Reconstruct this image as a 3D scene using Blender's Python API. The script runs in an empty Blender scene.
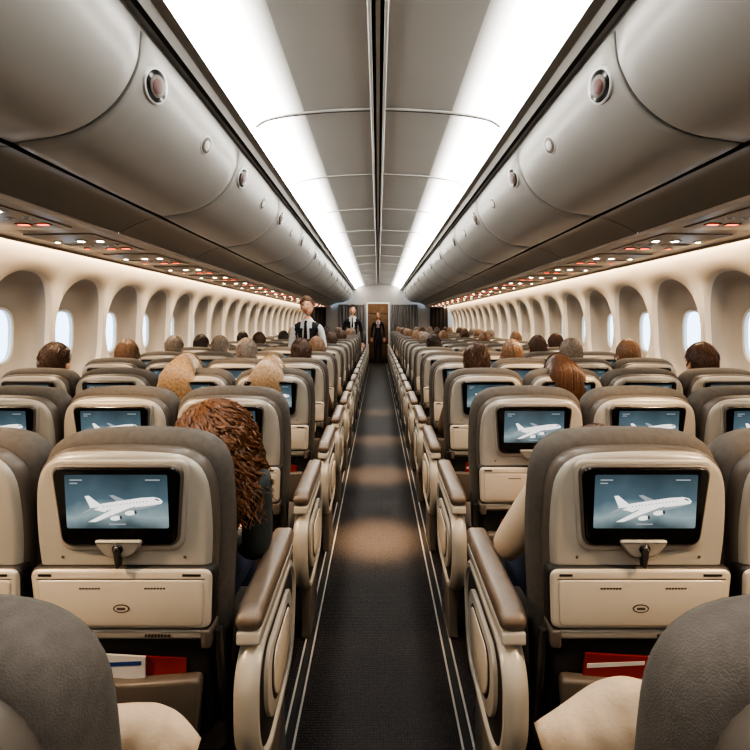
import bpy, math, random
from mathutils import Vector, Matrix
random.seed(7)
H=1.43
scene=bpy.context.scene
COL=scene.collection
try: scene.view_settings.look='AgX - High Contrast'
except Exception as ex: print('look',ex)
def lin(c): return tuple(((v/12.92) if v<=0.04045 else ((v+0.055)/1.055)**2.4) for v in c)
# ---------------------------------------------------------------- materials
def mat(name,c,rough=.5,metal=0,emit=None,es=0,bump=0,bscale=200,var=0,vscale=8,coat=0,spec=.5):
    m=bpy.data.materials.new(name); m.use_nodes=True
    nt=m.node_tree; b=nt.nodes['Principled BSDF']
    b.inputs['Base Color'].default_value=(*c,1); b.inputs['Roughness'].default_value=rough
    b.inputs['Metallic'].default_value=metal; b.inputs['Coat Weight'].default_value=coat
    b.inputs['Specular IOR Level'].default_value=spec
    if emit: b.inputs['Emission Color'].default_value=(*emit,1); b.inputs['Emission Strength'].default_value=es
    tc=nt.nodes.new('ShaderNodeTexCoord')
    if bump:
        n=nt.nodes.new('ShaderNodeTexNoise'); n.inputs['Scale'].default_value=bscale; n.inputs['Detail'].default_value=3
        nt.links.new(tc.outputs['Object'],n.inputs['Vector'])
        bp=nt.nodes.new('ShaderNodeBump'); bp.inputs['Strength'].default_value=bump; bp.inputs['Distance'].default_value=.003
        nt.links.new(n.outputs['Fac'],bp.inputs['Height']); nt.links.new(bp.outputs['Normal'],b.inputs['Normal'])
    if var:
        n2=nt.nodes.new('ShaderNodeTexNoise'); n2.inputs['Scale'].default_value=vscale; n2.inputs['Detail'].default_value=4
        nt.links.new(tc.outputs['Object'],n2.inputs['Vector'])
        r=nt.nodes.new('ShaderNodeValToRGB')
        r.color_ramp.elements[0].position=.3; r.color_ramp.elements[1].position=.7
        r.color_ramp.elements[0].color=(*[v*(1-var) for v in c],1); r.color_ramp.elements[1].color=(*[min(1,v*(1+var)) for v in c],1)
        nt.links.new(n2.outputs['Fac'],r.inputs['Fac']); nt.links.new(r.outputs['Color'],b.inputs['Base Color'])
    return m
def emis(name,c,s):
    return mat(name,c,rough=.6,emit=c,es=s)
M={}
M['fabric']=mat('seat_fabric',lin((.325,.30,.275)),.8,bump=.5,bscale=500,var=.12,vscale=60)
M['shell']=mat('seat_shell_plastic',lin((.61,.585,.545)),.28,var=.03,vscale=5,bump=.04,bscale=600)
M['tray']=mat('tray_plastic',lin((.70,.66,.60)),.26,var=.03,vscale=6)
M['trim']=mat('seat_trim_plastic',lin((.35,.32,.29)),.38)
M['black']=mat('black_gloss',lin((.05,.05,.055)),.15)
M['dark']=mat('dark_frame',lin((.12,.105,.095)),.6,bump=.3,bscale=300)
M['metal']=mat('seat_metal',lin((.40,.38,.36)),.35,metal=.8)
M['leather']=mat('armrest_leather',lin((.41,.36,.315)),.32,bump=.3,bscale=350,var=.1,vscale=30)
M['ink']=mat('printed_marks',lin((.24,.21,.19)),.6)
M['paper']=mat('magazine_paper',lin((.72,.71,.70)),.5)
M['blue']=mat('magazine_blue',lin((.15,.25,.45)),.5)
M['red']=mat('magazine_red',lin((.48,.12,.09)),.5)
def screen_mat():
    m=bpy.data.materials.new('display_screen'); m.use_nodes=True; nt=m.node_tree; b=nt.nodes['Principled BSDF']
    tc=nt.nodes.new('ShaderNodeTexCoord'); sp=nt.nodes.new('ShaderNodeSeparateXYZ'); nt.links.new(tc.outputs['Object'],sp.inputs[0])
    mr=nt.nodes.new('ShaderNodeMapRange'); mr.inputs['From Min'].default_value=.93; mr.inputs['From Max'].default_value=1.075
    nt.links.new(sp.outputs['Z'],mr.inputs['Value'])
    nz=nt.nodes.new('ShaderNodeTexNoise'); nz.inputs['Scale'].default_value=12; nt.links.new(tc.outputs['Object'],nz.inputs['Vector'])
    ad=nt.nodes.new('ShaderNodeMath'); ad.operation='MULTIPLY_ADD'; ad.inputs[1].default_value=.5; ad.inputs[2].default_value=-.25
    nt.links.new(nz.outputs['Fac'],ad.inputs[0])
    a2=nt.nodes.new('ShaderNodeMath'); nt.links.new(ad.outputs[0],a2.inputs[0]); nt.links.new(mr.outputs[0],a2.inputs[1])
    r=nt.nodes.new('ShaderNodeValToRGB'); nt.links.new(a2.outputs[0],r.inputs['Fac'])
    e=r.color_ramp.elements; e[0].position=0; e[0].color=(*lin((.32,.38,.40)),1); e[1].position=1; e[1].color=(*lin((.22,.29,.32)),1)
    x=r.color_ramp.elements.new(.28); x.color=(*lin((.60,.67,.68)),1)
    x=r.color_ramp.elements.new(.5); x.color=(*lin((.36,.45,.49)),1)
    nt.links.new(r.outputs['Color'],b.inputs['Emission Color']); b.inputs['Emission Strength'].default_value=.85
    b.inputs['Base Color'].default_value=(.01,.01,.012,1); b.inputs['Roughness'].default_value=.25
    return m
M['display']=screen_mat()
M['plane_w']=mat('display_aircraft_light',(.0,.0,.0),.4,emit=lin((.93,.92,.90)),es=1.2)
M['plane_g']=mat('display_aircraft_shade',(.0,.0,.0),.4,emit=lin((.60,.62,.63)),es=1)
M['plane_d']=mat('display_aircraft_dark',(.0,.0,.0),.4,emit=lin((.25,.29,.33)),es=.9)
M['bin']=mat('bin_plastic',lin((.62,.615,.60)),.30,var=.02,vscale=3)
M['bin2']=mat('bin_body_plastic',lin((.48,.46,.43)),.35)
M['gap']=mat('dark_gap',lin((.10,.095,.09)),.8)
M['ceil']=mat('ceiling_panel',lin((.68,.68,.67)),.28,var=.02,vscale=2)
M['ctrim']=mat('ceiling_trim_metal',lin((.75,.75,.74)),.3)
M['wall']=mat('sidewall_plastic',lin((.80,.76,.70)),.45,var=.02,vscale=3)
M['reveal']=mat('window_reveal_plastic',lin((.60,.565,.52)),.45,var=.02,vscale=3)  # darker sidewall tone: shade inside the window arches put into the colour
M['psu']=mat('service_panel_plastic',lin((.58,.52,.46)),.3)
def cove_mat():
    # cove glow painted as emission: strongest at the rail, fading up the ceiling
    m=mat('cove_light_diffuser',(.6,.6,.59),.5,emit=(1,.96,.89),es=10); nt=m.node_tree; b=nt.nodes['Principled BSDF']
    tc=nt.nodes.new('ShaderNodeTexCoord'); sp=nt.nodes.new('ShaderNodeSeparateXYZ'); nt.links.new(tc.outputs['Object'],sp.inputs[0])
    ab=nt.nodes.new('ShaderNodeMath'); ab.operation='ABSOLUTE'; nt.links.new(sp.outputs['X'],ab.inputs[0])
    mr=nt.nodes.new('ShaderNodeMapRange'); mr.interpolation_type='SMOOTHERSTEP'
    mr.inputs['From Min'].default_value=.40; mr.inputs['From Max'].default_value=.82; mr.inputs['To Min'].default_value=.0; mr.inputs['To Max'].default_value=19
    nt.links.new(ab.outputs[0],mr.inputs['Value']); nt.links.new(mr.outputs[0],b.inputs['Emission Strength'])
    return m
M['cove']=cove_mat()
M['wash']=emis('wall_wash_diffuser',(1,.80,.57),46.0)
M['lamp']=emis('reading_lamp_lens',(1,.85,.62),22)
M['redsign']=emis('sign_red',(1,.10,.04),5)
M['latchred']=mat('latch_red',lin((.30,.06,.05)),.4)
M['strip']=mat('aisle_strip',lin((.55,.53,.51)),.4,emit=lin((.8,.78,.75)),es=.06)
M['frame']=mat('window_frame_plastic',lin((.75,.73,.70)),.4)
M['curtain']=mat('curtain_cloth',lin((.42,.40,.39)),.9)
M['curtain_d']=mat('dark_curtain_cloth',lin((.14,.11,.10)),.9)
M['bulk']=mat('bulkhead_panel',lin((.55,.53,.51)),.5)
M['wood']=mat('galley_wood',lin((.46,.36,.28)),.4,var=.25,vscale=6)
M['pillow']=mat('pillow_cotton',lin((.70,.62,.53)),.85,bump=.6,bscale=60)
M['lips']=mat('lips',lin((.66,.34,.30)),.5); M['white']=mat('eye_white',lin((.93,.92,.9)),.3); M['pupil']=mat('pupil',lin((.1,.08,.06)),.2)
M['skin']=mat('skin',lin((.82,.63,.52)),.5,var=.05,vscale=30)
M['shirt_w']=mat('white_shirt',lin((.78,.78,.78)),.8,bump=.3,bscale=60)
M['suit']=mat('dark_suit',lin((.10,.11,.14)),.8,bump=.2,bscale=200)
M['scarf']=mat('red_scarf',lin((.55,.1,.1)),.7)
def hairmat(n,c): return mat('hair_'+n,lin(c),.36,var=.35,vscale=70)
M['h_brown']=hairmat('brown',(.31,.215,.155)); M['h_blond']=hairmat('blond',(.58,.48,.37)); M['h_grey']=hairmat('grey',(.50,.45,.40))
M['h_auburn']=hairmat('auburn',(.44,.29,.18)); M['h_light']=hairmat('light_brown',(.46,.35,.26)); M['h_dark']=hairmat('dark',(.19,.14,.11))
M['c_teal']=mat('teal_cloth',lin((.22,.24,.24)),.85,bump=.4,bscale=80); M['c_cream']=mat('cream_cloth',lin((.66,.59,.51)),.85,bump=.4,bscale=80)
M['c_brown']=mat('brown_cloth',lin((.34,.26,.20)),.85,bump=.4,bscale=80); M['c_navy']=mat('navy_cloth',lin((.14,.17,.26)),.85,bump=.4,bscale=80)
# ---------------------------------------------------------------- mesh builder
class MB:
    def __init__(s): s.v=[];s.f=[];s.m=[];s.mats=[]
    def mi(s,k):
        if k not in s.mats: s.mats.append(k)
        return s.mats.index(k)
    def add(s,vs,fs,k):
        o=len(s.v); s.v+= [tuple(v) for v in vs]
        if callable(k):
            for f in fs:
                c=[sum(vs[i][a] for i in f)/len(f) for a in range(3)]
                kk=k(c)
                if kk is None: continue
                s.f.append([i+o for i in f]); s.m.append(s.mi(kk))
        else:
            mi=s.mi(k)
            for f in fs: s.f.append([i+o for i in f]); s.m.append(mi)
    def prism(s,out,d0,d1,bev,k,mp,seg=3):
        n=len(out)
        nr=[]
        ar=sum(out[i][0]*out[(i+1)%n][1]-out[(i+1)%n][0]*out[i][1] for i in range(n))
        sg=1 if ar>0 else -1
        for i in range(n):
            a=out[i-1]; c=out[(i+1)%n]; dx,dy=c[0]-a[0],c[1]-a[1]; l=math.hypot(dx,dy) or 1
            nr.append((sg*dy/l,-sg*dx/l))
        rings=[]
        q=[(bev*(1-math.sin(j/seg*math.pi/2)),bev*(1-math.cos(j/seg*math.pi/2))) for j in range(seg+1)] if bev>0 else [(0,0)]
        for ins,dd in q: rings.append((ins,d0+dd))
        for ins,dd in reversed(q): rings.append((ins,d1-dd))
        vs=[];fs=[]
        for ins,d in rings:
            for i in range(n): vs.append(mp(out[i][0]-nr[i][0]*ins,out[i][1]-nr[i][1]*ins,d))
        for r in range(len(rings)-1):
            for i in range(n):
                j=(i+1)%n; fs.append([r*n+i,r*n+j,(r+1)*n+j,(r+1)*n+i])
        fs.append(list(range(n))[::-1]); fs.append([ (len(rings)-1)*n+i for i in range(n)])
        s.add(vs,fs,k)
    def ell(s,c,r,k,nu=16,nv=10,rot=None,fn=None,keep=None):
        vs=[];fs=[]
        dirs=[]
        for j in range(nv+1):
            p=math.pi*j/nv
            for i in range(nu):
                a=2*math.pi*i/nu
                d=(math.sin(p)*math.cos(a),math.sin(p)*math.sin(a),math.cos(p)); dirs.append(d)
                q=Vector((d[0]*r[0],d[1]*r[1],d[2]*r[2])) if fn is None else Vector(fn(d))
                if rot: q=rot@q
                vs.append((c[0]+q.x,c[1]+q.y,c[2]+q.z))
        for j in range(nv):
            for i in range(nu):
                a=j*nu+i; b=j*nu+(i+1)%nu
                f=[a,b,b+nu,a+nu]
                if keep:
                    cd=[sum(dirs[t][x] for t in f)/4 for x in range(3)]
                    if not keep(cd): continue
                fs.append(f)
        s.add(vs,fs,k)
    def tube(s,pts,rad,k,n=5):
        vs=[];fs=[]; m=len(pts); P=[Vector(p) for p in pts]
        for i,p in enumerate(P):
            t=(P[min(i+1,m-1)]-P[max(i-1,0)])
            if t.length<1e-7: t=Vector((0,0,1))
            t.normalize(); a=t.cross(Vector((.31,.95,.1))); 
            if a.length<1e-3: a=t.cross(Vector((1,0,0)))
            a.normalize(); b=t.cross(a)
            r=rad[i] if isinstance(rad,(list,tuple)) else rad
            for j in range(n):
                an=2*math.pi*j/n; vs.append(p+a*math.cos(an)*r+b*math.sin(an)*r)
        for i in range(m-1):
            for j in range(n):
                q=(j+1)%n; fs.append([i*n+j,i*n+q,(i+1)*n+q,(i+1)*n+j])
        fs.append(list(range(n))[::-1]); fs.append([(m-1)*n+j for j in range(n)])
        s.add(vs,fs,k)
    def loop(s,out,x,r,k,n=10):
        m=len(out); vs=[];fs=[]
        for i in range(m):
            a=out[i-1];c=out[(i+1)%m]; dx,dy=c[0]-a[0],c[1]-a[1]; l=math.hypot(dx,dy) or 1; nx,ny=dy/l,-dx/l
            for j in range(n):
                an=2*math.pi*j/n; q=math.cos(an)*r*.8
                vs.append((x+math.sin(an)*r*1.25,out[i][0]+nx*q,out[i][1]+ny*q))
        for i in range(m):
            i2=(i+1)%m
            for j in range(n):
                q=(j+1)%n; fs.append([i*n+j,i*n+q,i2*n+q,i2*n+j])
        s.add(vs,fs,k)
    def xf(s,fn,i0=0):
        for i in range(i0,len(s.v)): s.v[i]=tuple(fn(s.v[i]))
    def mesh(s,name,smooth=True,ang=40):
        me=bpy.data.meshes.new(name); me.from_pydata(s.v,[],s.f)
        for k in s.mats: me.materials.append(M[k])
        me.polygons.foreach_set('material_index',s.m)
        if smooth:
            me.polygons.foreach_set('use_smooth',[True]*len(me.polygons)); me.update()
            me.set_sharp_from_angle(angle=math.radians(ang))
        me.update(); return me
    def obj(s,name,loc=(0,0,0),**kw): return put(name,s.mesh(name,**kw),loc)
def put(name,me,loc=(0,0,0),rz=0,sc=1):
    o=bpy.data.objects.new(name,me); COL.objects.link(o); o.location=loc; o.rotation_euler=(0,0,rz); o.scale=(sc,)*3; return o
def rpoly(cs,rs,seg=6):
    n=len(cs); out=[]
    if not isinstance(rs,(list,tuple)): rs=[rs]*n
    for i in range(n):
        p=Vector(cs[i]); a=Vector(cs[i-1])-p; b=Vector(cs[(i+1)%n])-p
        r=min(rs[i],a.length*.49,b.length*.49)
        if r<=0: out.append(tuple(p)); continue
        p0=p+a.normalized()*r; p1=p+b.normalized()*r
        for j in range(seg+1):
            t=j/seg; q=p0*(1-t)**2+p*2*t*(1-t)+p1*t*t; out.append(tuple(q))
    return out
def rrect(cx,cz,w,h,r,seg=5):
    return rpoly([(cx-w/2,cz-h/2),(cx+w/2,cz-h/2),(cx+w/2,cz+h/2),(cx-w/2,cz+h/2)],r,seg)
def cat(P,n=6):
    out=[]
    for i in range(len(P)-1):
        p0=P[max(i-1,0)];p1=P[i];p2=P[i+1];p3=P[min(i+2,len(P)-1)]
        for j in range(n):
            t=j/n
            out.append(tuple(.5*((2*p1[a])+(-p0[a]+p2[a])*t+(2*p0[a]-5*p1[a]+4*p2[a]-p3[a])*t*t+(-p0[a]+3*p1[a]-3*p2[a]+p3[a])*t**3) for a in range(2)))
    out.append(tuple(P[-1])); return out
XZ=lambda a,b,d:(a,d,b)
XY=lambda a,b,d:(a,b,d)
YZ=lambda a,b,d:(d,a,b)
# ---------------------------------------------------------------- seat
def build_seat(side,aisle):
    b=MB()
    b.prism(rpoly([(-.215,.42),(.215,.42),(.247,.92),(.232,1.14),(0,1.158),(-.232,1.14),(-.247,.92)],[.05,.05,.12,.115,.1,.115,.12],8),.03,.135,.042,'fabric',XZ,5)
    b.prism(rpoly([(-.20,.62),(.20,.62),(.226,.93),(.21,1.112),(0,1.126),(-.21,1.112),(-.226,.93)],[.02,.02,.1,.10,.1,.10,.1],8),-.005,.06,.018,'trim',XZ,3)
    b.prism(rpoly([(-.193,.63),(.193,.63),(.219,.93),(.203,1.104),(0,1.118),(-.203,1.104),(-.219,.93)],[.02,.02,.1,.095,.1,.095,.1],8),-.016,.03,.016,'shell',XZ,4)
    b.prism(rpoly([(-.150,.870),(.150,.870),(.171,1.098),(-.171,1.098)],.034,6),-.022,-.01,.006,'shell',XZ)
    b.prism(rpoly([(-.142,.885),(.142,.885),(.160,1.088),(-.160,1.088)],.03,6),-.030,-.01,.006,'trim',XZ)
    b.prism(rpoly([(-.138,.890),(.138,.890),(.155,1.083),(-.155,1.083)],.028,6),-.034,-.01,.006,'black',XZ)
    b.prism(rrect(0,1.0,.245,.132,.004,2),-.0352,-.03,0,'display',XZ)
    def fl(pts,k,d): b.add([(x,d,z+1.0) for x,z in pts],[list(range(len(pts)))],k)
    ca=math.cos(.13);sa=math.sin(.13)
    R=lambda u,v:(.018+u*ca-v*sa,-.010+u*sa+v*ca)
    fl([R(.02,.004),R(-.022,.030),R(-.032,.030),R(-.008,.004)],'plane_g',-.0355)
    fus=[(.093,-.001),(.087,.007),(.073,.0125),(.04,.0145),(-.05,.0125),(-.082,.008),(-.083,.004),(-.05,-.009),(.04,-.0135),(.073,-.010),(.089,-.006)]
    fl([R(*p) for p in fus],'plane_w',-.0357)
    fl([R(*p) for p in [(.089,-.006),(.073,-.010),(.04,-.0135),(-.05,-.009),(-.04,-.005),(.05,-.007)]],'plane_g',-.0359)
    fl([R(-.055,.010),R(-.080,.036),R(-.09,.036),R(-.082,.008)],'plane_w',-.0358)
    fl([R(-.06,.004),R(-.098,-.006),R(-.104,-.004),R(-.08,.006)],'plane_g',-.036)
    fl([R(.026,-.003),R(-.075,-.030),R(-.092,-.028),R(-.020,-.001)],'plane_w',-.0361)
    fl([R(.026,-.004),R(-.075,-.030),R(-.06,-.029),R(.024,-.010)],'plane_g',-.0362)
    for u,v in ((.012,-.019),(-.025,-.027)):
        fl([R(u+.014*math.cos(a)*1.0,v+.006*math.sin(a)) for a in [i*math.pi/5 for i in range(10)]],'plane_w',-.0363)
        fl([R(u+.012+.003*math.cos(a),v+.005*math.sin(a)) for a in [i*math.pi/5 for i in range(10)]],'plane_d',-.0364)
    fl([R(.088,.0025),R(.079,.0082),R(.073,.008),R(.083,.002)],'plane_d',-.0364)
    for i in range(14): fl([R(-.05+i*.008,.004),R(-.0475+i*.008,.004),R(-.0475+i*.008,.006),R(-.05+i*.008,.006)],'plane_d',-.0364)
    for x0,z0,w in ((-.11,.052,.03),(-.11,.044,.018),(.07,.052,.035),(-.02,-.057,.04)):
        fl([(x0,z0),(x0+w,z0),(x0+w,z0+.003),(x0,z0+.003)],'plane_g',-.0356)
    b.prism(rpoly([(-.030,.862),(.030,.862),(.062,.905),(-.062,.905)],.014,4),-.040,-.01,.006,'shell',XZ)
    b.ell((0,-.042,.885),(.013,.006,.013),'black',12,8); b.ell((0,-.045,.887),(.007,.005,.007),'metal',10,6)
    b.prism(rpoly([(-.004,.838),(.004,.838),(.009,.885),(-.009,.885)],.003,2),-.048,-.03,.002,'metal',XZ)
    for sx in (-.15,.15): b.ell((sx,-.016,.852),(.004,.003,.004),'metal',8,5)
    b.prism(rpoly([(-.218,.672),(.218,.672),(.226,.832),(-.226,.832)],.026,6),-.028,.012,.008,'dark',XZ)
    b.prism(rpoly([(-.214,.676),(.214,.676),(.222,.828),(-.222,.828)],.024,6),-.034,0,.008,'tray',XZ)
    b.prism(rpoly([(-.196,.686),(.196,.686),(.203,.803),(-.203,.803)],.015,5),-.0365,-.03,.003,'tray',XZ)
    bar=lambda x,z,w,h,k,d=-.0372:b.prism([(x,z),(x+w,z),(x+w,z+h),(x,z+h)],d,-.03,0,k,XZ)
    bar(-.205,.8045,.41,.0022,'ink',-.0346)
    bar(-.20,.812,.032,.006,'dark',-.0348); bar(.150,.812,.045,.006,'dark',-.0348)
    for x in (-.10,.058):
        for i in range(7): bar(x+i*.0075,.781,.0055,.004,'ink')
    b.prism([(.020*math.cos(a),.732+.011*math.sin(a)) for a in [i*math.pi/10 for i in range(20)]],-.0375,-.03,0,'ink',XZ)
    b.prism([(.0165*math.cos(a),.732+.008*math.sin(a)) for a in [i*math.pi/10 for i in range(20)]],-.038,-.03,0,'tray',XZ)
    bar(-.010,.729,.02,.006,'ink',-.0384)
    b.prism(rpoly([(-.196,.645),(.196,.645),(.204,.668),(-.204,.668)],.008,3),-.026,.02,.005,'shell',XZ)
    for i in range(8): bar(.05+i*.008,.653,.005,.006,'ink',-.0268)
    for sx in (-1,1):
        b.prism(rpoly([(sx*.2-.012,.625),(sx*.2+.012,.625),(sx*.2+.012,.672),(sx*.2-.012,.672)],.008,3),-.034,.03,.005,'trim',XZ)
        b.tube([(sx*.225,-.005,.66),(sx*.228,.0,.5),(sx*.222,.03,.38)],.011,'metal',8)
    b.prism(rrect(0,.50,.40,.28,.03),.0,.06,.012,'dark',XZ)
    b.prism(rpoly([(-.17,.37),(.17,.37),(.185,.545),(0,.53),(-.185,.545)],.02,3),-.035,.0,.01,'trim',XZ)
    ca1,ca2,ca3=('paper','blue','red') if side>0 else ('red','paper','paper')
    b.prism([(-.13,.42),(.03,.42),(.04,.588),(-.12,.598)],-.014,-.008,0,ca1,XZ)
    b.prism([(-.115,.560),(.030,.568),(.0305,.578),(-.114,.572)],-.0150,-.010,0,ca2,XZ)
    b.prism([(.0,.42),(.13,.42),(.14,.578),(.01,.585)],-.006,-.002,0,ca3,XZ)
    b.xf(lambda v:(v[0],v[1]-(v[2]-.45)*.08,v[2]))
    b.prism(rrect(0,.295,.45,.43,.06),.335,.475,.045,'fabric',XY,4)
    b.prism(rrect(0,.28,.43,.44,.03),.27,.34,.015,'trim',XY,2)
    for sx in (-.15,.15):
        b.prism(rpoly([(.10,0),(.15,0),(.2,.27),(.12,.27)],.01,2),sx-.018,sx+.018,.006,'metal',YZ)
        b.prism(rpoly([(.36,0),(.40,0),(.44,.27),(.36,.27)],.01,2),sx-.018,sx+.018,.006,'metal',YZ)
        b.prism(rpoly([(.08,0),(.43,0),(.43,.02),(.08,.02)],.005,2),sx-.025,sx+.025,.004,'metal',YZ)
    b.tube([(-.22,.14,.25),(.22,.14,.25)],.022,'metal',10); b.tube([(-.22,.40,.25),(.22,.40,.25)],.022,'metal',10)
    b.prism(rrect(0,.2,.34,.2,.02),.09,.2,.01,'dark',XY,2)
    xo=-side*.235
    b.prism(rpoly([(.04,.645),(.40,.645),(.41,.69),(.04,.695)],.02,5),xo-.022,xo+.022,.012,'leather',YZ)
    b.prism(rpoly([(.07,.42),(.22,.42),(.36,.645),(.05,.645)],.02,4),xo-.016,xo+.016,.008,'shell',YZ)
    if aisle:
        xa=side*.300
        b.prism(rpoly([(-.03,.652),(.40,.665),(.43,.69),(.41,.722),(-.01,.712),(-.045,.69)],[.02,.02,.02,.03,.03,.02],5),xa-.034,xa+.034,.018,'leather',YZ,4)
        b.prism(rpoly([(-.035,.620),(.40,.632),(.42,.664),(-.03,.654)],.01,4),xa-.031,xa+.031,.006,'shell',YZ,2)
        out=rpoly([(.0,.60),(.40,.62),(.47,.52),(.42,.27),(.05,.25),(-.05,.38),(-.05,.54)][::-1],[.05,.07,.09,.09,.09,.09,.06][::-1],6)
        c=(.21,.44)
        sc=lambda k:[(c[0]+(p[0]-c[0])*k,c[1]+(p[1]-c[1])*k) for p in out]
        b.prism(sc(.93),xa-.022,xa+.022,.006,'dark',YZ,2)
        b.loop(sc(.97),xa,.026,'shell')
        e=xa+side*.022
        for k,d,mm in ((.66,.012,'shell'),(.50,.014,'dark'),(.45,.018,'tray')):
            d0,d1=sorted((e-side*.02,e+side*d)); b.prism(sc(k),d0,d1,.004,mm,YZ,2)
        b.prism(rpoly([(.10,.0),(.34,.0),(.32,.26),(.12,.26)],.02,3),xa-.02,xa+.02,.006,'trim',YZ,2)
    return b.mesh('airline_seat')
SM={(s,a):build_seat(s,a) for s in (1,-1) for a in (True,False)}
ROW1=1.165; PITCH=.775; NR=18
cols=[.64,1.11,1.58,2.05]; SX={-1:.015,1:0}
rows=[ROW1+PITCH*i for i in range(NR)]
for sd in (-1,1):
    for c,x in enumerate(cols):
        for i,y in enumerate(rows):
            put('airline_seat',SM[(-sd,c==0)],(sd*x+SX[sd],y,0))
    put('airline_seat',SM[(-sd,False)],(sd*.515,.42,0)); put('airline_seat',SM[(-sd,False)],(sd*.99,.42,0))
# ---------------------------------------------------------------- hull
Y0,Y1=-2.0,15.5
def sweep(name,prof,k,y0=Y0,y1=Y1,both=True,b=None,sides=(-1,1)):
    bb=b or MB()
    for sd in sides:
        vs=[];n=len(prof)
        for y in (y0,y1):
            for x,z in prof: vs.append((sd*x,y,z+H))
        bb.add(vs,[[i,i+1,n+i+1,n+i] for i in range(n-1)],k)
    return bb if b else bb.obj(name)
def carpet():
    m=bpy.data.materials.new('carpet'); m.use_nodes=True; nt=m.node_tree; b=nt.nodes['Principled BSDF']
    tc=nt.nodes.new('ShaderNodeTexCoord')
    v=nt.nodes.new('ShaderNodeTexVoronoi'); v.inputs['Scale'].default_value=95; nt.links.new(tc.outputs['Object'],v.inputs['Vector'])
    v.inputs['Randomness'].default_value=.35
    r=nt.nodes.new('ShaderNodeValToRGB'); nt.links.new(v.outputs['Distance'],r.inputs['Fac'])
    r.color_ramp.elements[0].color=(*lin((.20,.17,.155)),1); r.color_ramp.elements[1].color=(*lin((.035,.03,.04)),1); r.color_ramp.elements[1].position=.6
    nt.links.new(r.outputs['Color'],b.inputs['Base Color'])
    bp=nt.nodes.new('ShaderNodeBump'); bp.inputs['Strength'].default_value=.7; bp.inputs['Distance'].default_value=.004; bp.invert=True
    nt.links.new(v.outputs['Distance'],bp.inputs['Height']); nt.links.new(bp.outputs['Normal'],b.inputs['Normal'])
    b.inputs['Roughness'].default_value=.55; b.inputs['Specular IOR Level'].default_value=.22
    return m
M['carpet']=carpet()
b=MB(); b.prism([(-2.4,Y0),(2.4,Y0),(2.4,18),(-2.4,18)],-.06,0,0,'carpet',XY); b.obj('floor',smooth=False)
for sd in (-1,1):
    b=MB()
    b.prism(rrect(sd*.285,(Y0+Y1)/2,.008,Y1-Y0,.001,1),.0,.004,.001,'strip',XY,1)
    b.prism(rrect(sd*.305,(Y0+Y1)/2,.022,Y1-Y0,.001,1),.0,.003,.001,'gap',XY,1)
    b.prism(rrect(sd*.323,(Y0+Y1)/2,.008,Y1-Y0,.001,1),.0,.004,.001,'strip',XY,1)
    b.obj('floor_track_strip',smooth=False)
# ceiling
cp=cat([(.44,1.258),(.3,1.27),(.1,1.279),(.028,1.28)],5)
cpf=cat([(.735,1.176),(.68,1.213),(.58,1.238),(.44,1.258)],5)+cp[1:]
b=MB(); sweep('',cp,'ceil',b=b)
sweep('',[(.028,1.28),(.028,1.305),(.0,1.305)],'gap',b=b)
sweep('',[(.745,1.13),(.79,1.2),(.735,1.25),(.735,1.175)],'ceil',b=b)
b.obj('ceiling')
b=MB(); sweep('',[(.045,1.2745),(.040,1.268),(.030,1.268),(.026,1.28)],'ctrim',b=b); sweep('',[(.010,1.292),(.010,1.28),(-.0,1.28)],'ctrim',b=b); b.obj('ceiling_centre_rail')
b=MB()
yy=2.72-1.2*3
while yy<Y1:
    for sd in (-1,1):
        w=.016
        for off,kk,dz in ((0,'ctrim',-.009),(.024,'gap',-.003)):
            n=len(cpf); vs=[]
            for x,z in cpf: vs+= [(sd*x,yy+off-w/2,z+H-.001),(sd*x,yy+off-w/2,z+H+dz),(sd*x,yy+off+w/2,z+H+dz),(sd*x,yy+off+w/2,z+H-.001)]
            fs=[[i*4+j,i*4+j+1,(i+1)*4+j+1,(i+1)*4+j] for i in range(n-1) for j in range(3)]
            b.add(vs,fs,kk)
    yy+=1.2
b.obj('ceiling_panel_joint')
for sd in (-1,1):
    sweep('cove_light',[(.752,1.128),(.748,1.15)]+cat([(.735,1.176),(.68,1.213),(.58,1.238),(.44,1.258)],5),'cove',sides=(sd,))  # cove strip plus outer ceiling, which glows by the painted ramp
    b=MB(); sweep('',[(.875,1.075),(.87,1.098),(.84,1.105)],'bin',b=b,sides=(sd,)); sweep('',[(.84,1.105),(.838,1.088),(.815,1.09)],'gap',b=b,sides=(sd,)); sweep('',[(.815,1.09),(.81,1.105),(.797,1.125),(.775,1.130),(.752,1.128)],'bin2',b=b,sides=(sd,))
    b.obj('bin_rail',ang=25)
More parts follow.
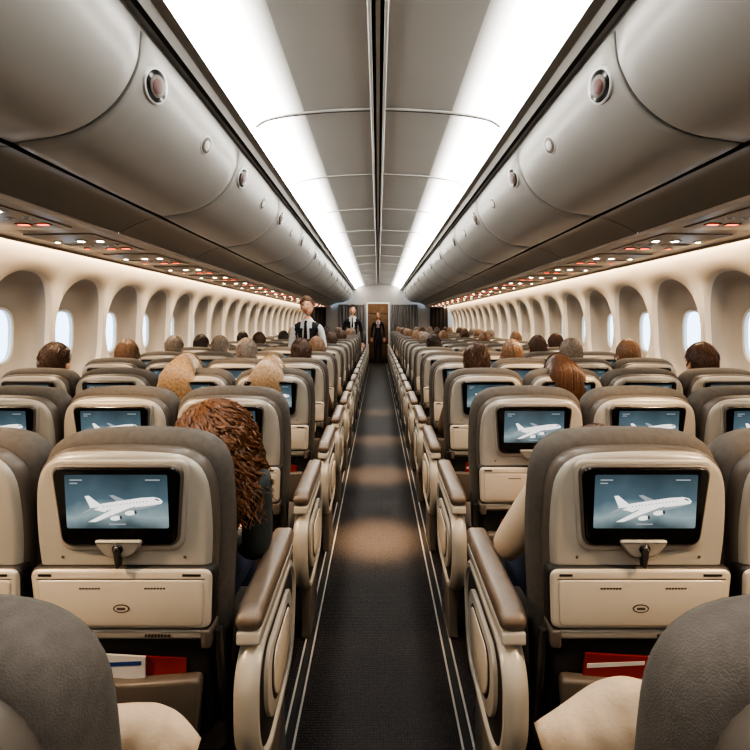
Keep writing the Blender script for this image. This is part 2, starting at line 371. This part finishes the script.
# bins
dp=cat([(.868,1.075),(.885,.93),(.97,.79),(1.12,.695),(1.34,.655)],7)
def nrm(P,i):
    a=P[max(i-1,0)];c=P[min(i+1,len(P)-1)]; dx,dz=c[0]-a[0],c[1]-a[1]; l=math.hypot(dx,dz); return (dz/l,-dx/l)
BL=1.14
def bin_mesh(sd):
    b=MB(); L=BL
    ys=[(.010,-.02),(.010,.000),(.015,.007),(.027,.012),(.1,.0145),(.3,.017),(.57,.018),(.84,.017),(1.04,.0145),(L-.027,.012),(L-.015,.007),(L-.010,.000),(L-.010,-.02)]
    P=dp; n=len(P); vs=[]
    for y,o in ys:
        for i,(x,z) in enumerate(P):
            nx,nz=nrm(P,i)
            oo=o if 0<i<n-1 else o-.012
            vs.append((sd*(x+nx*oo),y,z+nz*oo+H))
    b.add(vs,[[j*n+i,j*n+i+1,(j+1)*n+i+1,(j+1)*n+i] for j in range(len(ys)-1) for i in range(n-1)],'bin')
    vs=[]
    for y in (0,L):
        for i,(x,z) in enumerate(P):
            nx,nz=nrm(P,i); vs.append((sd*(x-nx*.014),y,z-nz*.014+H))
    b.add(vs,[[i,i+1,n+i+1,n+i] for i in range(n-1)],'gap')
    Q=cat([(1.345,.64),(1.40,.638),(1.50,.60),(1.60,.548)],4); m=len(Q)
    vs=[]
    for y,o in ((.0,-.008),(.006,0),(L-.006,0),(L,-.008)):
        for i,(x,z) in enumerate(Q): vs.append((sd*x,y,z+H-o))
    b.add(vs,[[j*m+i,j*m+i+1,(j+1)*m+i+1,(j+1)*m+i] for j in range(3) for i in range(m-1)],'bin2')
    b.add([(sd*x,y,z+H) for y in (0,L) for x,z in ((1.325,.67),(1.345,.70),(1.355,.66),(1.345,.64))],[[i,i+1,5+i,4+i] for i in range(3)],'trim')
    def disc(t,y,ru,rv,parts):
        i=int(t*(n-1)); x,z=P[i]; nx,nz=nrm(P,i); tx,tz=-nz,nx
        for ks,d0,d1,k in parts:
            out=[(ru*ks*math.cos(a),rv*ks*math.sin(a)) for a in [j*math.pi/14 for j in range(28)]]
            b.prism(out,.014+d0,.014+d1,.0015,k,lambda u,v,d:(sd*(x+tx*v+nx*d),y+u,z+tz*v+nz*d+H),2)
    disc(.27,.12,.085,.064,[(1,-.012,.006,'ctrim'),(.88,0,.0075,'black'),(.62,0,.010,'trim'),(.42,0,.0115,'latchred')])
    disc(.30,.66,.060,.048,[(1,-.012,.006,'ctrim'),(.84,0,.008,'trim'),(.5,0,.010,'ctrim')])
    return b.mesh('overhead_bin',ang=35)
for sd in (-1,1):
    me=bin_mesh(sd); y=1.66-BL*3
    while y+BL<Y1+.5:
        put('overhead_bin',me,(0,y,0)); y+=BL
    sweep('service_panel',[(1.60,.548),(1.605,.528),(1.64,.520),(2.205,.512),(2.215,.498),(2.225,.497),(2.23,.515),(2.23,.535)],'psu',sides=(sd,))
    sweep('wall_wash_light',[(2.235,.536),(2.30,.530)],'wash',sides=(sd,))
def psu_mesh(sd):
    b=MB()
    f=lambda u,v,d:(sd*u,v,H+.517-(u-1.64)*.0135-d)
    b.prism(rrect(1.88,0,.42,.62,.03),-.002,.005,.003,'psu',f,2)
    def dot(x,y,r,k,ring=True):
        o=[(x+r*math.cos(a),y+r*math.sin(a)) for a in [j*math.pi/8 for j in range(16)]]
        if ring: b.prism([(x+(p[0]-x)*1.7,y+(p[1]-y)*1.7) for p in o],.004,.011,.002,'ctrim',f,2)
        b.prism(o,.006,.0125,.001,k,f,1)
    for x in (1.74,1.86): dot(x,-.12,.020,'lamp')
    for x in (1.72,1.80,1.88): dot(x,.03,.012,'trim')
    for i in range(2):
        b.prism(rrect(1.74+i*.10,.17,.07,.045,.006,2),.004,.010,.001,'trim',f,1)
        b.prism(rrect(1.74+i*.10,.17,.05,.026,.003,2),.006,.0115,.001,'redsign',f,1)
    dot(2.0,.16,.012,'redsign'); dot(2.02,-.1,.014,'lamp')
    for i in range(6): b.prism(rrect(2.0,-.02+i*.012,.09,.004,.001,1),.004,.0060,0,'trim',f)
    return b.mesh('reading_light_unit')
for sd in (-1,1):
    me=psu_mesh(sd)
    for i in range(-3,NR): put('reading_light_unit',me,(0,rows[0]+PITCH*i+.25,0))
# side walls
WP=cat([(0,2.24),(.4,2.36),(.85,2.455),(1.3,2.50),(1.65,2.46),(1.85,2.37),(1.965,2.30)],8)
def wx(z):
    for i in range(len(WP)-1):
        if WP[i][0]<=z<=WP[i+1][0]+1e-9:
            t=(z-WP[i][0])/max(1e-9,WP[i+1][0]-WP[i][0]); return WP[i][1]+(WP[i+1][1]-WP[i][1])*t
    return WP[-1][1]
WPT=.65; WC=3.15
def sup(a,hw,hh,cz,n): 
    c,s=math.cos(a),math.sin(a)
    r=(abs(c/hw)**n+abs(s/hh)**n)**(-1/n); return (r*c,cz+r*s)
NA=72; ZB,ZT=.80,1.965
wy=[]; y=WC-WPT*8
while y<Y1-.2: wy.append(y); y+=WPT
WD=.165
def wall(sd,name):
    b=MB()
    cz=1.37
    rect=[]
    for i in range(NA):
        a=2*math.pi*i/NA; c,s=math.cos(a),math.sin(a)
        t=min((WPT/2)/max(abs(c),1e-9),((ZT-cz) if s>0 else (cz-ZB))/max(abs(s),1e-9)); rect.append([c*t,cz+s*t])
    for cx_,cz_ in ((-WPT/2,ZB),(WPT/2,ZB),(WPT/2,ZT),(-WPT/2,ZT)):
        j=min(range(NA),key=lambda i:(rect[i][0]-cx_)**2+(rect[i][1]-cz_)**2); rect[j]=[cx_,cz_]
    arch=[sup(2*math.pi*i/NA,.298,.41,1.38,2.4) for i in range(NA)]
    win=[sup(2*math.pi*i/NA,.145,.20,1.33,2.7) for i in range(NA)]
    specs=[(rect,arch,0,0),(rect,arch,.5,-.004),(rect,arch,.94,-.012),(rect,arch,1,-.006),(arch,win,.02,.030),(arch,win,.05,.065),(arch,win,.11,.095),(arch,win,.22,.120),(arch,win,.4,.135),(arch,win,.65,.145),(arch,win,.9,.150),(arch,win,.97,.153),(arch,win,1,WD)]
    for y in wy:
        vs=[]
        for A,B,t,d in specs:
            for i in range(NA):
                u=A[i][0]*(1-t)+B[i][0]*t; z=A[i][1]*(1-t)+B[i][1]*t
                vs.append((sd*(wx(z)+d),y+u,z))
        F=lambda r0,r1:[[r*NA+i,r*NA+(i+1)%NA,(r+1)*NA+(i+1)%NA,(r+1)*NA+i] for r in range(r0,r1) for i in range(NA)]
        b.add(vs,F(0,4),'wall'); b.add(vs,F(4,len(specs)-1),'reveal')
    low=[(x,z-H) for z,x in WP if z<=ZB+.001]+[(wx(ZB),ZB-H)]
    sweep('',low,'wall',b=b,sides=(sd,),y0=wy[0]-WPT/2,y1=Y1)
    b.obj(name,ang=60)
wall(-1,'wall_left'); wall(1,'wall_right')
def glass():
    m=bpy.data.materials.new('window_pane'); m.use_nodes=True; nt=m.node_tree
    o=nt.nodes['Material Output']; nt.nodes.remove(nt.nodes['Principled BSDF'])
    t=nt.nodes.new('ShaderNodeBsdfTransparent'); t.inputs[0].default_value=(.93,.97,1,1)
    g=nt.nodes.new('ShaderNodeBsdfGlossy'); g.inputs['Roughness'].default_value=.05
    mx=nt.nodes.new('ShaderNodeMixShader'); mx.inputs[0].default_value=.06
    nt.links.new(t.outputs[0],mx.inputs[1]); nt.links.new(g.outputs[0],mx.inputs[2]); nt.links.new(mx.outputs[0],o.inputs['Surface'])
    return m
M['glass']=glass()
def win_mesh(sd):
    b=MB(); N=48
    A=[sup(2*math.pi*i/N,.149,.204,1.33,2.7) for i in range(N)]; B=[sup(2*math.pi*i/N,.130,.186,1.33,2.7) for i in range(N)]
    vs=[(sd*(wx(z)+d),u,z) for P,d in ((A,WD),(A,WD-.018),(B,WD-.018),(B,WD+.01)) for u,z in P]
    b.add(vs,[[r*N+i,r*N+(i+1)%N,(r+1)*N+(i+1)%N,(r+1)*N+i] for r in range(3) for i in range(N)],'frame')
    b.add([(sd*(wx(z)+WD+.005),u,z) for u,z in B],[list(range(N))],'glass')
    return b.mesh('window')
k=1
for sd in (-1,1):
    me=win_mesh(sd)
    for y in wy: put('window_%d'%k,me,(0,y,0)); k+=1
# end walls
b=MB()
def box(b,x0,x1,y0,y1,z0,z1,k,bev=.0): b.prism(rrect((x0+x1)/2,(z0+z1)/2,x1-x0,z1-z0,max(bev,.0005),2),y0,y1,bev,k,XZ,2)
box(b,-2.75,-.36,Y1,Y1+.06,0,2.8,'bulk'); box(b,.36,2.75,Y1,Y1+.06,0,2.8,'bulk'); box(b,-.36,.36,Y1,Y1+.06,2.05,2.8,'bulk')
b.obj('wall_front',smooth=False)
b=MB(); box(b,-2.75,2.75,Y0-.06,Y0,0,2.8,'bulk'); b.obj('wall_back',smooth=False)
b=MB(); box(b,-.40,-.35,Y1-.02,Y1+.08,0,2.08,'ctrim',.005); box(b,.35,.40,Y1-.02,Y1+.08,0,2.08,'ctrim',.005); box(b,-.40,.40,Y1-.02,Y1+.08,2.05,2.10,'ctrim',.005); b.obj('door_1')
b=MB()
box(b,-.9,.9,17.2,17.26,0,2.6,'wood')
for i in range(4):
    for j in range(4): box(b,-.84+i*.42,-.46+i*.42,17.15,17.2,.1+j*.55,.6+j*.55,'wood',.01); box(b,-.68+i*.42,-.62+i*.42,17.13,17.15,.5+j*.55,.52+j*.55,'metal')
box(b,-.9,-.86,Y1+.1,17.2,0,2.6,'wood'); box(b,.86,.9,Y1+.1,17.2,0,2.6,'wood'); box(b,-.9,.9,Y1+.06,17.26,2.55,2.6,'bulk')
box(b,-.25,.25,15.9,16.5,2.5,2.55,'lamp')
b.obj('galley_cabinet',smooth=False)
def curtain(x0,x1,z0,z1,k,y,fr=14):
    b=MB(); N=80; vs=[]
    for j in range(6):
        z=z0+(z1-z0)*j/5
        for i in range(N+1):
            t=i/N; vs.append((x0+(x1-x0)*t,y+.03*math.sin(t*fr*2*math.pi*abs(x1-x0))+.008*math.sin(t*31+j),z))
    b.add(vs,[[j*(N+1)+i,j*(N+1)+i+1,(j+1)*(N+1)+i+1,(j+1)*(N+1)+i] for j in range(5) for i in range(N)],k)
    b.tube([(x0,y,z1+.01),(x1,y,z1+.01)],.012,'metal',8)
    b.obj('curtain',ang=80)
curtain(.45,1.35,.05,2.0,'curtain',Y1-.1,10); curtain(-1.35,-.45,.05,2.0,'curtain',Y1-.1,10)
curtain(1.75,2.35,.1,1.9,'curtain_d',Y1-.2,8); curtain(-2.35,-1.75,.1,1.9,'curtain_d',Y1-.2,8)
# ---------------------------------------------------------------- people
def skin_to(b,nodes,edges,matf,root=0,fn=None):
    me=bpy.data.meshes.new('t'); me.from_pydata([n[0] for n in nodes],edges,[])
    o=bpy.data.objects.new('t',me); COL.objects.link(o)
    md=o.modifiers.new('s','SKIN'); md.use_smooth_shade=True
    sv=me.skin_vertices[0].data
    for i,n in enumerate(nodes):
        r=n[1]; sv[i].radius=r if isinstance(r,tuple) else (r,r); sv[i].use_root=(i==root)
    ss=o.modifiers.new('u','SUBSURF'); ss.levels=2; ss.render_levels=2
    dg=bpy.context.evaluated_depsgraph_get(); ev=o.evaluated_get(dg); m=ev.to_mesh()
    vs=[tuple(v.co) for v in m.vertices]; fs=[list(p.vertices) for p in m.polygons]
    ev.to_mesh_clear()
    bpy.data.objects.remove(o); bpy.data.meshes.remove(me)
    if fn: vs=[fn(v) for v in vs]
    b.add(vs,fs,matf)
G=lambda x,s:math.exp(-(x/s)**2)
RX,RY,RZ=.074,.094,.115
def add_head(b,c,hair,style,rot=None,seedn=0,smile=False):
    rnd=random.Random(seedn); i0=len(b.v)
    def hf(d):
        x,y,z=d; X=x*RX;Y=y*RY;Z=z*RZ
        if z<0: X*=1-.30*z*z; Y*= (1-.28*z*z) if y<0 else 1; 
        if y>0:
            Y+=.022*G(x,.13)*G(z+.16,.14)*y + .010*G(x,.12)*G(z-.02,.2)
            Y-=.010*(G(x-.36,.16)+G(x+.36,.16))*G(z-.06,.13)
            Y+=.004*G(x,.5)*G(z-.22,.08)+.006*G(x,.25)*G(z+.45,.1)+.010*G(x,.3)*G(z+.8,.2)
        return (X,Y,Z)
    b.ell((0,0,0),None,'skin',40,30,fn=hf)
    for s in (-1,1):
        b.ell((s*.027,.080,.006),(.0125,.010,.008),'white',12,8); b.ell((s*.027,.0885,.006),(.0055,.003,.0055),'pupil',10,6)
        b.tube([(s*.014,.092,.026),(s*.027,.0925,.031),(s*.042,.082,.026)],[.002,.0035,.002],hair,5)
        b.ell((s*.076,-.004,-.004),(.010,.017,.030),'skin',12,8)
        b.ell((s*.009,.107,-.024),(.007,.007,.006),'skin',8,6)
    w=.026 if smile else .021
    b.tube([(-w,.083,-.046),(-w*.5,.092,-.051),(0,.094,-.052),(w*.5,.092,-.051),(w,.083,-.046)],[.002,.0035,.0035,.0035,.002],'lips',6)
    b.tube([(-w*.9,.083,-.055),(-w*.4,.090,-.063),(w*.4,.090,-.063),(w*.9,.083,-.055)],[.002,.004,.004,.002],'lips',6)
    if smile: b.tube([(-w*.8,.084,-.050),(0,.0935,-.057),(w*.8,.084,-.050)],[.002,.0035,.002],'white',6)
    face=lambda d:(d[1]>.25 and d[2]<.42+.25*(1-abs(d[0]))) 
    b.ell((0,-.006,.006),(RX*1.10,RY*1.07,RZ*1.08),hair,36,24,keep=lambda d: not face(d) and d[2]>(-.55 if style!='crop' else -.42) and not(abs(d[0])>.75 and d[2]<.0 and d[1]>-.2 and style=='crop'))
    if style=='drape': # long hair falling behind the seat back
        b.ell((0,-.135,-.045),(.098,.030,.115),hair,24,16)
        b.ell((0,-.06,.005),(.096,.10,.10),hair,24,16)
    if style=='curly': b.ell((0,-.03,-.05),(.108,.085,.15),hair,24,16,keep=lambda d:d[1]<.35)
    N={'crop':460,'long':420,'curly':850,'drape':800,'bob':420}[style]
    for q in range(N):
        az=rnd.uniform(0,2*math.pi); fr=math.sin(az)
        p0=rnd.uniform(.02,1.25)
        pm={'crop':1.75,'long':1.9,'curly':1.7,'drape':1.5,'bob':2.0}[style]+rnd.uniform(-.2,.15)
        if fr>.2: 
            if p0>.9: continue
            pm=min(pm,1.05-.1*rnd.random()) if fr>.55 else min(pm,1.5)
        if style=='crop': pm=min(pm,p0+.7)
        lay=1.07+rnd.uniform(0,.09 if style!='curly' else .62)+ (.08 if style=='crop' and p0<.7 else 0)
        lz=min(lay,1.25)
        pts=[]; n1=10
        for t in range(n1+1):
            p=p0+(pm-p0)*t/n1; a=az+.12*math.sin(t*.7+q)
            pts.append(Vector((RX*lay*math.sin(p)*math.cos(a),RY*lz*math.sin(p)*math.sin(a)-.006,RZ*lz*math.cos(p)+.004)))
        if style in('long','curly','bob') and fr<.75:
            L=rnd.uniform(.12,.22) if style!='bob' else rnd.uniform(.02,.06); last=pts[-1]; steps=14 if style=='curly' else 6
            for t in range(1,steps+1):
                s=t/steps; pts.append(last+Vector((last.x*.2*s+rnd.uniform(-.002,.002),last.y*.1*s-.02*s*(1 if fr<0 else -.0),-L*s)))
        if style=='drape' and fr<.3:
            x=rnd.uniform(-1,1); xx=x*.102; cv=math.sqrt(1-x*x*.9); e=rnd.uniform(0,.04)
            z0=RZ*1.08*math.sqrt(max(.02,1-x*x*.92))
            pts=[Vector((xx*.6,-.01,z0+.004)),Vector((xx*.75,-.055,z0*.98)),Vector((xx*.90,-.10-.02*cv,z0*.76)),Vector((xx,-.135-.030*cv,z0*.32)),Vector((xx*1.0,-.150-.022*cv,-.03)),Vector((xx*.97,-.155-.018*cv,-.08)),Vector((xx*.88,-.155-.014*cv,-.115)),Vector((xx*.78,-.155-.012*cv,-.125-e*cv))]
            jx=rnd.uniform(-.002,.002); jy=rnd.uniform(-.004,.003)
            pts=[p+Vector((jx,jy,0)) for p in pts]
        if style=='curly':
            ph=rnd.uniform(0,6); am=rnd.uniform(.006,.011); P2=[]
            for t in range(len(pts)-1):
                for u in (0,.5):
                    p=pts[t].lerp(pts[t+1],u); w=(t+u)*1.4+ph; out=Vector((p.x,p.y,0)); out=out.normalized() if out.length>1e-4 else Vector((0,-1,0)); sd=Vector((-out.y,out.x,0))
                    P2.append(p+out*(math.cos(w)*am)+sd*(math.sin(w)*am))
            pts=P2
        m=len(pts); r0={'curly':.0030,'crop':.0030,'drape':.0028}.get(style,.0034)
        b.tube(pts,[r0*(1-.7*(t/(m-1))**3) for t in range(m)],hair,4)
    mt=Matrix.Translation(c)@(rot.to_4x4() if rot else Matrix.Identity(4))
    b.xf(lambda v:mt@Vector(v),i0)
def hand(b,w,dirv,side,r=1.0):
    d=Vector(dirv).normalized(); up=Vector((0,0,1)) if abs(d.z)<.7 else Vector((0,-1,0))
    lat=d.cross(up).normalized()*side; nn=lat.cross(d)
    W=Vector(w); rot=Matrix((lat,d,nn)).transposed()
    b.ell(W+d*.045,(.040,.055,.016),'skin',14,10,rot=rot)
    for i,(o,L) in enumerate(((-.028,.066),(-.009,.078),(.010,.072),(.028,.055))):
        s=W+d*.075+lat*o
        dn=Vector((0,0,-1)) if abs(d.z)<.7 else Vector((-side,0,0))*.6
        b.tube([s-d*.02,s+d*L*.4,s+d*L*.75+dn*.008,s+d*L*.95+dn*.022],[.0095,.009,.008,.006],'skin',7)
    s=W+d*.025-lat*.03
    b.tube([s,s-lat*.022+d*.02,s-lat*.03+d*.045,s-lat*.028+d*.062],[.012,.011,.009,.007],'skin',7)
def passenger(hair,style,cloth,lean=0,seedn=1,elbow=0,zt=0):
    dr=style=='drape'
    b=MB(); n=[((0,.27,.545),.115),((0,.25,.68),(.13,.10)),((lean*.5,.235,.83),(.15,.105)),((lean*.8,.225,.94),(.11,.085)),((lean,.225 if not dr else .19,1.005+max(zt,-.04)),.052),((lean,.228 if not dr else .15,1.06+zt),.048)]
    e=[(0,1),(1,2),(2,3),(3,4),(4,5)]
    for s in (-1,1):
        k=len(n); ex=elbow if elbow*s>0 else s*.215
        n+= [((lean*.8+s*.15,.225,.935),.062),((ex,.25,.72),.047),((s*.13,.45,.66),.034),((s*.09,.50,.655),.028)]
        e+=[(3,k),(k,k+1),(k+1,k+2),(k+2,k+3)]
        k=len(n); n+=[((s*.09,.32,.555),.085),((s*.10,.58,.545),.062),((s*.10,.60,.30),.05),((s*.10,.59,.10),.036),((s*.10,.60,.05),.04),((s*.10,.69,.035),.03)]
        e+=[(0,k)]+[(k+i,k+i+1) for i in range(5)]
    def mf(c):
        if c[2]>.995+zt*.6 and abs(c[0]-lean)<.075: return 'skin'
        if c[1]>.462 and c[2]>.62: return 'skin'
        if c[2]<.12: return 'dark'
        if c[2]<.62: return 'c_navy'
        return cloth
    skin_to(b,n,e,mf)
    for s in (-1,1): hand(b,(s*.09,.485,.652),(-s*.2,1,-.1),s)
    add_head(b,(lean,.235 if not dr else .085,1.145+zt),hair,style,Matrix.Rotation(-lean*1.2,3,'Y'),seedn)
    return b.mesh('seated_passenger',ang=80)
PV={'sb':passenger('h_brown','crop','c_brown',seedn=1,zt=.01),'sg':passenger('h_grey','crop','shirt_w',seedn=2,zt=.01),'sd':passenger('h_dark','crop','c_navy',seedn=3),
    'lb':passenger('h_light','bob','c_cream',seedn=4,zt=.01),'db':passenger('h_blond','drape','c_cream',seedn=5,zt=-.045),'dl':passenger('h_blond','drape','c_teal',seedn=6,zt=-.035),'dd':passenger('h_brown','drape','c_brown',seedn=8,zt=-.04)}
def seat_p(k,sd,col,row,dx=0): put('seated_passenger',PV[k],(sd*cols[col]+dx+SX[sd],rows[row],0))
put('curly_haired_passenger',passenger('h_auburn','curly','c_teal',lean=.13,seedn=9,elbow=.25,zt=-.10),(-.625,ROW1,0))
put('seated_passenger',passenger('h_brown','crop','c_cream',lean=.04,seedn=10,elbow=-.25,zt=-.175),(.64,ROW1,0))
occ={(-1,0,2):('db',-.03),(-1,1,2):('dl',-.08),(-1,3,2):('sb',-.06),(1,0,2):('sb',0),(1,1,2):('dd',.0),(1,3,2):('sb',.05),(-1,3,3):('lb',-.02),(1,3,3):('lb',0),(1,2,3):('sg',0),(-1,2,4):('sg',0),(1,2,4):('sb',0)}
for (s,c,r),(k,dx) in occ.items(): seat_p(k,s,c,r,dx)
rn=random.Random(21)
for r in range(3,NR-1):
    for s in (-1,1):
        for c in range(4):
            if (s,c,r) in occ or (s==-1 and c<=1 and r==5): continue
            if rn.random()<(.35 if r<5 else .58): seat_p(rn.choice(['sb','sg','lb','sd','lb','sb']),s,c,r,rn.uniform(-.02,.02))
def crew(hair,style,outfit,name,loc,height=1.78,rz=math.pi,armfwd=False,seedn=30):
    b=MB(); n=[((0,0,.96),(.135,.10)),((0,0,1.10),(.115,.09)),((0,0,1.28),(.14,.10)),((0,0,1.40),(.12,.085)),((0,-.005,1.49),.056),((0,.005,1.56),.048)]
    e=[(0,1),(1,2),(2,3),(3,4),(4,5)]
    wr=[]
    for s in (-1,1):
        k=len(n)
        A=[((s*.165,0,1.405),.056),((s*.215,-.01,1.15),.044),((s*.225,.05,.93),.034),((s*.225,.055,.88),.027)]; wr.append(((s*.225,.055,.89),(0,.1,-1),s))
        n+=A; e+=[(3,k),(k,k+1),(k+1,k+2),(k+2,k+3)]
        k=len(n); n+=[((s*.085,0,.87),.088),((s*.095,.01,.50),.062),((s*.10,-.02,.12),.045),((s*.10,0,.05),.045),((s*.11,.13,.035),.036)]
        e+=[(0,k)]+[(k+i,k+i+1) for i in range(4)]
    def mf(c):
        ax=abs(c[0])
        if c[2]>1.52: return 'skin'
        if c[2]>1.47: return 'shirt_w'
        if c[2]<.08: return 'black'
        if c[2]<.9 and ax>.19 : return 'skin'
        if c[2]<1.0 and ax<.19: return 'suit'
        if c[1]>.02 and c[2]>1.22 and ax<(c[2]-1.22)*.32+.005 and ax<.085: return 'shirt_w'
        if outfit=='vest' and (ax>.15 and c[2]<1.46): return 'shirt_w'
        return 'suit'
    skin_to(b,n,e,mf)
    for w in wr: hand(b,*w)
    b.prism(rpoly([(-.014,1.47),(.014,1.47),(.022,1.27),(0,1.235),(-.022,1.27)],.003,2),.088,.106,.003,'scarf' if outfit=='scarf' else 'pupil',XZ,2)
    b.ell((0,.078,1.475),(.02,.018,.016),'scarf' if outfit=='scarf' else 'pupil',10,6)
    add_head(b,(0,.012,1.665),hair,style,Matrix.Rotation(.12,3,'Y') if outfit=='vest' else None,seedn,smile=True)
    o=b.obj(name,loc,ang=80); o.rotation_euler=(0,0,rz); o.scale=(height/1.78,)*3
crew('h_light','crop','vest','flight_attendant',(-.88,rows[5]+.62,0),1.73,math.pi-.1,False)
crew('h_dark','crop','suit','flight_attendant',(-.62,rows[12]+.62,0),1.84,math.pi,False,31)
crew('h_blond','bob','scarf','flight_attendant',(0.0,16.1,0),1.74,math.pi,False,32)
# pillows
def pillow(loc,rot,w=.30,h=.22,t=.10):
    b=MB(); N=28; vs=[];fs=[]
    for sgn in (1,-1):
        for j in range(N+1):
            for i in range(N+1):
                u=-1+2*i/N; v=-1+2*j/N
                th=t/2*((1-u*u)*(1-v*v))**.42
                X=u*(1-.13*v*v)+.02*math.sin(4*v+1)*(abs(u)); Z=v*(1-.13*u*u)+.02*math.sin(4*u)*abs(v)
                wr=.009*math.sin(9*u+6*v)*math.sin(6*v-5*u+1)*(1-max(abs(u),abs(v))**2)
                vs.append((X*w/2,sgn*(th+wr)+.014*math.sin(3*u+1)+.012*math.cos(3*v),Z*h/2))
    o2=(N+1)**2
    for s in range(2):
        for j in range(N):
            for i in range(N):
                a=s*o2+j*(N+1)+i; f=[a,a+1,a+N+2,a+N+1]; fs.append(f if s else f[::-1])
    b.add(vs,fs,'pillow'); o=b.obj('pillow',loc,ang=80); o.rotation_euler=rot
pillow((-.47,.80,.605),(math.radians(-14),math.radians(34),math.radians(22)),.24,.26,.13); pillow((.46,.79,.625),(math.radians(-14),math.radians(-36),math.radians(-24)),.28,.30,.16)
# ---------------------------------------------------------------- lamps
def spot(name,loc,tgt,e,ang,c=(1,.66,.36),r=.03,bl=.6):
    l=bpy.data.lights.new(name,'SPOT'); l.energy=e; l.color=c; l.spot_size=math.radians(ang); l.spot_blend=bl; l.shadow_soft_size=r
    o=bpy.data.objects.new(name,l); COL.objects.link(o); o.location=loc
    o.rotation_euler=(Vector(tgt)-Vector(loc)).to_track_quat('-Z','Y').to_euler()
for y,e in ((3.0,4200),(4.25,2600),(5.5,1800),(7.2,1200)):  # added spots without fixtures, for warm light pools on the aisle carpet
    spot('aisle_downlight',(0,y,2.68),(0,y,0),e,15.5,bl=1,r=.10)
for i in range(-1,5):
    for sd in (-1,1):
        y=rows[0]+PITCH*i+.15
        spot('reading_lamp',(sd*1.72,y,1.925),(sd*.72,y+.45,.75),150,52,c=(1,.70,.42),bl=1)
w=bpy.data.worlds.new('sky'); scene.world=w; w.use_nodes=True
w.node_tree.nodes['Background'].inputs[0].default_value=(.60,.80,1,1); w.node_tree.nodes['Background'].inputs[1].default_value=3.5
# ---------------------------------------------------------------- camera
cd=bpy.data.cameras.new('camera'); cam=bpy.data.objects.new('camera',cd); COL.objects.link(cam)
cam.location=(0,0,H); cam.rotation_euler=(math.pi/2,0,0); cd.sensor_width=36; cd.lens=454/750*36
cd.shift_x=-.004; cd.shift_y=-53/750; cd.clip_start=.02
scene.camera=cam
